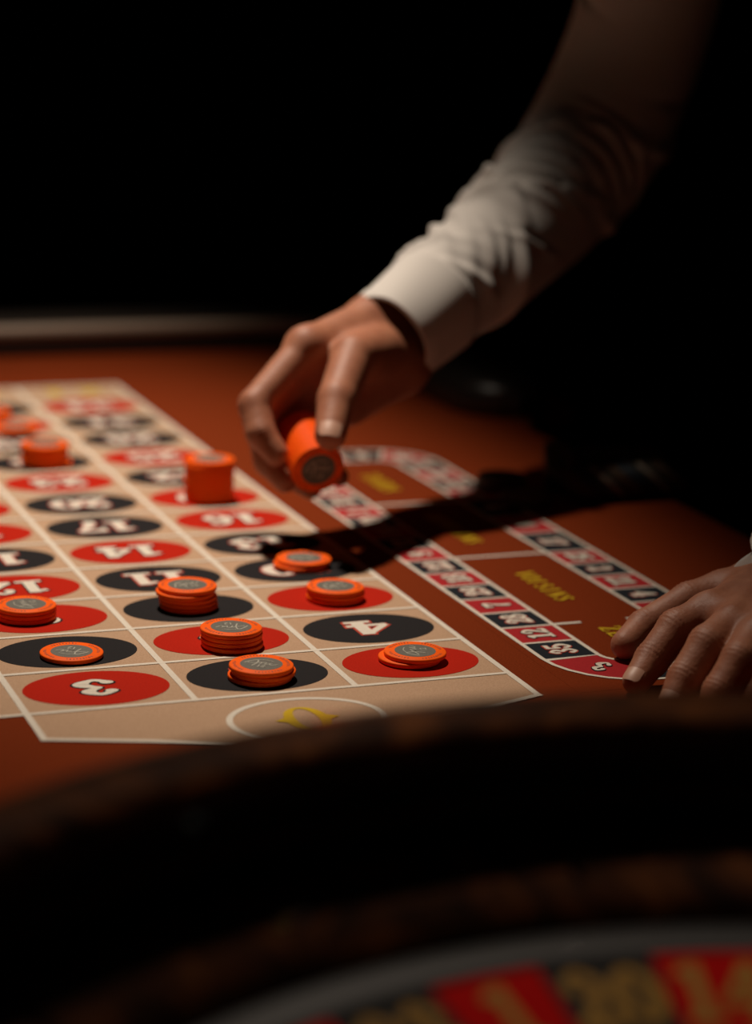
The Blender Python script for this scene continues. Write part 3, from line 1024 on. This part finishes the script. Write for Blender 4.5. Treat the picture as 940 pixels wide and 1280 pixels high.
hv = 0.006
Pg, lo = grid((0.20, -0.10, 0.16), (0.72, 0.72, 0.86), 0.0075)
d = torso(Pg)
d = smin(d, rcone(Pg, (.455, .312, .50), (.395, .315, .62), .062, .055), .03)
hd = ellip(Pg, HED, (.098, .076, .118), Matrix.Rotation(-0.35, 3, 'Y'))
hd = smin(hd, ellip(Pg, (.318, .315, .640), (.058, .055, .050)), .03)
hd = smin(hd, rcone(Pg, (.262, .315, .700), (.245, .315, .668), .010, .015), .012)           # nose
hd = smin(hd, rcone(Pg, (.268, .282, .722), (.268, .348, .722), .012, .012), .012)           # brow
for s in (-1, 1):
    hd = smax(hd, -ellip(Pg, (.254, .315 + s * .031, .703), (.014, .016, .0085)), .006)        # eye socket
    hd = smin(hd, ellip(Pg, (.368, .315 + s * .078, .690), (.018, .008, .030)), .008)         # ear
hd = smin(hd, rcone(Pg, (.262, .299, .637), (.262, .331, .637), .007, .007), .012)           # mouth
d = smin(d, hd, .02)
for a, b, ra, rb in ((SR, (0.3780, 0.5917, 0.3906), .036, .030), ((0.3780, 0.5917, 0.3906), ER, .030, .030), (SL, EL, .045, .038)):
    d = smin(d, rcone(Pg, a, b, ra, rb), .02)
BF.append(surface_nets(d, lo, 0.0075))
for E_, W_ in ((ER, FR), (EL, LF)):
    p = np.array([E_, W_])
    Pg, lo = grid(p.min(0) - .06, p.max(0) + .06, 0.006)
    BF.append(surface_nets(rcone(Pg, E_, W_, .036, .028), lo, 0.006))
body = ppart(link('body', np_mesh('body', BF, ['skin'])))
tag(body, 'bare hands, neck and head')
for nm in nails:
    ppart(link('fingernail', nm), body)
for s in (-1, 1):
    mb = MB(); mb.lathe([(0.0005, -.0115), (.008, -.008), (.0115, 0), (.008, .008), (.0005, .0115)], 16)
    e = ppart(mb.build('eyeball', 'eye', None, smooth=True), body)
    e.location = (.2715, .315 + s * .031, .703)
    mb = MB(); mb.lathe([(0.0002, .0118), (.0035, .0114), (.0055, .0104)], 16)
    ir = mb.build('iris', 'hair', None, smooth=True)
    ir.parent = person
    ir.location = Vector((.2712, .315 + s * .031, .7025)) + POFF
    ir.rotation_euler = (0, math.radians(-102), 0)
Pg, lo = grid((0.22, 0.20, 0.58), (0.50, 0.43, 0.86), 0.006)
hr = ellip(Pg, (HED[0] + .012, HED[1], HED[2] + .012), (.108, .088, .122), Matrix.Rotation(-0.35, 3, 'Y'))
hr = smax(hr, -ellip(Pg, (.262, .315, .660), (.085, .12, .125)), .01)
hr = smax(hr, -ellip(Pg, (.345, .315, .640), (.060, .14, .075)), .008)
hr = smax(hr, -(Pg[..., 2] - 0.63), .01)
ppart(link('hair', np_mesh('hair', [surface_nets(hr, lo, 0.006)], ['hair'])))


# ---- shirt: torso and wrinkled sleeves in one garment, cuffs as sub-parts
def spline(pts, n):
    k, p = cr([tuple(q_) for q_ in pts], n)
    return p


def sleeve(axis, radii, folds, seed, n=26, NT=120, closed_ends=True):
    P = [np.array(p) for p in spline([(*a, r) for a, r in zip(axis, radii)], n)]
    m_ = len(P)
    C3 = np.array([p[:3] for p in P]); Rr = np.array([p[3] for p in P])
    T = np.gradient(C3, axis=0); T /= np.linalg.norm(T, axis=1)[:, None]
    up = np.array([0, 0, 1.0]); X = up - T[0] * (up @ T[0]); X /= np.linalg.norm(X)
    arc = np.concatenate([[0], np.cumsum(np.linalg.norm(np.diff(C3, axis=0), axis=1))])
    th = np.linspace(0, 2 * math.pi, NT, endpoint=False)
    V = []
    r = random.Random(seed)
    for i in range(m_):
        X = X - T[i] * (X @ T[i]); X /= np.linalg.norm(X)
        Y = np.cross(T[i], X)
        dr = np.zeros(NT)
        for (s0, t0, slope, wd, ln, amp) in folds:
            dt = (th - t0 + math.pi) % (2 * math.pi) - math.pi
            u = dt * Rr[i]
            perp = (arc[i] - s0) - slope * u
            dr += amp * np.exp(-(perp / wd) ** 2) * np.exp(-(u / ln) ** 2)
        rad = Rr[i] + dr
        V.append(C3[i] + np.outer(np.cos(th) * rad, X) + np.outer(np.sin(th) * rad, Y))
    V = np.concatenate(V)
    Q = []
    for i in range(m_ - 1):
        a = i * NT + np.arange(NT); b = i * NT + (np.arange(NT) + 1) % NT
        Q.append(np.stack([a, b, b + NT, a + NT], 1))
    return V, np.concatenate(Q), C3, arc


def folds_for(length, seed, n, elbow=None):
    r = random.Random(seed)
    fl = []
    for k in range(n):
        s0 = 0.03 + (length - 0.06) * (k + r.uniform(-.4, .4)) / n
        fl.append((s0, r.uniform(0, 2 * math.pi), r.uniform(-.9, .9), r.uniform(.004, .008), r.uniform(.025, .055), r.uniform(.0035, .0075) * (1 if k % 3 else -1)))
    if elbow:
        for k in range(8):
            fl.append((elbow + (k - 3) * 0.020, 0.2 + 0.16 * k, 0.45 - 0.1 * k, .006, .045, .0062))
            fl.append((elbow + (k - 3) * 0.020 + .011, 0.2 + 0.16 * k, 0.45 - 0.1 * k, .006, .045, -.0045))
        for k in range(4):
            fl.append((elbow + (k - 2) * 0.03 + r.uniform(-.006, .006), r.uniform(0, 6.28), r.uniform(-.5, .5), .008, .05, r.uniform(.004, .008)))
    # gathered cloth just above the cuff
    for k in range(6):
        fl.append((0.085 + r.uniform(0, .05), 2 * math.pi * k / 6 + r.uniform(-.4, .4), r.uniform(-1.2, 1.2), .008, .04, r.uniform(.004, .0075)))
    for k in range(6):                                    # creases on the upper and camera side of the forearm
        s0 = 0.072 + 0.036 * k + r.uniform(-.008, .008)
        t0 = r.uniform(-.5, 1.5); sl = r.choice((-1, 1)) * r.uniform(.35, 1.1); am = r.uniform(.0025, .0048)
        fl.append((s0, t0, sl, .0045, r.uniform(.02, .04), am))
        fl.append((s0 + .010, t0, sl, .0045, r.uniform(.02, .04), -am * .8))
    fl.append((0.012, 0, 0, .012, 9, .003))
    return fl


CU = (0.0678, 0.3932, 0.1366)
axR = [CU, (0.1227, 0.4264, 0.1635), (0.1921, 0.4783, 0.1904), (0.2637, 0.5318, 0.2264), (0.3132, 0.5664, 0.2630), (0.3523, 0.5837, 0.3230), (0.3732, 0.5826, 0.3909), (0.3756, 0.5680, 0.4642), tuple(Vector(SR) + Vector((-.005, 0, -.005)))]
rdR = [.0366, .0400, .0462, .0535, .0595, .0600, .0600, .0620, .0660]
sv, sq, sc3, sarc = sleeve(axR, rdR, folds_for(0.55, 11, 20, 0.24), 3)
axL = [(0.2004, 0.0154, 0.0380), (0.2126, 0.0078, 0.0500), tuple((np.array((0.2126, 0.0078, 0.0500)) + np.array(EL)) / 2), EL, tuple((np.array(EL) + np.array(SL)) / 2), SL]
rdL = [.0365, .0395, .046, .053, .056, .062]
tv, tq, tc3, tarc = sleeve(axL, rdL, folds_for(0.55, 5, 18, 0.27), 4)
tv[:, 2] = np.maximum(tv[:, 2], 0.0015)
Pg, lo = grid((0.30, -0.02, 0.06), (0.76, 0.66, 0.68), 0.009)
d = torso(Pg, 0.010)
d = smin(d, rcone(Pg, (.460, .312, .50), (.425, .314, .565), .075, .066), .02)
d = smin(d, rcone(Pg, PEL, (.58, .31, .2), .15, .13), .04)
shirt = ppart(link('shirt', np_mesh('shirt', [(sv, sq), (tv, tq), surface_nets(d, lo, 0.009)], ['shirt'])))
tag(shirt, 'white long-sleeved cotton shirt')
def cuff(C3, arc, r0, r1, L, name, flat=False):
    i1 = int(np.searchsorted(arc, L))
    pts = C3[:i1 + 1]
    NT = 64
    T = np.gradient(pts, axis=0); T /= np.linalg.norm(T, axis=1)[:, None]
    X = np.array([0, 0, 1.0]); X -= T[0] * (X @ T[0])
    rings = []
    n = len(pts)
    prof = [(0, r0 - .0025), (0, r0)] + [(i, r0 + (r1 - r0) * i / (n - 1)) for i in range(1, n)] + [(n - 1, r1 - .004)]
    th = np.linspace(0, 2 * math.pi, NT, endpoint=False)
    V = []
    for i, r in prof:
        Xi = X - T[i] * (X @ T[i]); Xi /= np.linalg.norm(Xi); Y = np.cross(T[i], Xi)
        rr = r * (1 + 0.02 * np.sin(2 * th + 0.4) + 0.012 * np.sin(5 * th + i * .1))
        V.append(pts[i] + np.outer(np.cos(th) * rr, Xi) + np.outer(np.sin(th) * rr, Y))
    V = np.concatenate(V)
    if flat: V[:, 2] = np.maximum(V[:, 2], 0.001)
    Q = []
    for i in range(len(prof) - 1):
        a = i * NT + np.arange(NT); b = i * NT + (np.arange(NT) + 1) % NT
        Q.append(np.stack([a, b, b + NT, a + NT], 1))
    return np_mesh(name, [(V, np.concatenate(Q))], ['shirt'])
ppart(link('cuff', cuff(sc3, sarc, .0385, .0437, .060, 'cuff')), shirt)
ppart(link('cuff', cuff(tc3, tarc, .0380, .0425, .055, 'cuff', True)), shirt)
# ---- waistcoat, trousers, shoes
Pg, lo = grid((0.30, 0.02, 0.04), (0.78, 0.60, 0.62), 0.009)
d = torso(Pg, 0.018)
d = smin(d, rcone(Pg, PEL, (.58, .31, .2), .158, .138), .04)
d = smax(d, -rcone(Pg, SR, tuple(np.add(SR, (-.05, .12, -.1))), .085, .085), .01)
d = smax(d, -rcone(Pg, SL, tuple(np.add(SL, (-.05, -.12, -.1))), .085, .085), .01)
d = smax(d, -rcone(Pg, (.42, .314, .56), (.33, .314, .44), .075, .03), .01)
d = smax(d, -(Pg[..., 2] - 0.07), .01)
ppart(link('waistcoat', np_mesh('waistcoat', [surface_nets(d, lo, 0.009)], ['vest'])))
Pg, lo = grid((0.40, 0.06, FZ + 0.03), (0.80, 0.56, 0.20), 0.010)
d = rcone(Pg, (.60, .26, .08), (.60, .36, .08), .135, .135)
for s in (-1, 1):
    d = smin(d, rcone(Pg, (.60, .31 + s * .085, .04), (.585, .31 + s * .11, -.34), .092, .066), .03)
    d = smin(d, rcone(Pg, (.585, .31 + s * .11, -.34), (.61, .31 + s * .12, FZ + .09), .066, .052), .02)
ppart(link('trousers', np_mesh('trousers', [surface_nets(d, lo, 0.010)], ['vest'])))
for s in (-1, 1):
    y = .31 + s * .12
    Pg, lo = grid((.33, y - .07, FZ - .02), (.69, y + .07, FZ + .12), 0.006)
    d = rcone(Pg, (.62, y, FZ + .035), (.44, y, FZ + .028), .040, .036)
    d = smin(d, rcone(Pg, (.615, y, FZ + .05), (.61, y, FZ + .09), .042, .042), .02)
    d = smax(d, -(Pg[..., 2] - FZ - 0.001), .004)
    ppart(link('shoe', np_mesh('shoe', [surface_nets(d, lo, 0.006)], ['shoe'])))
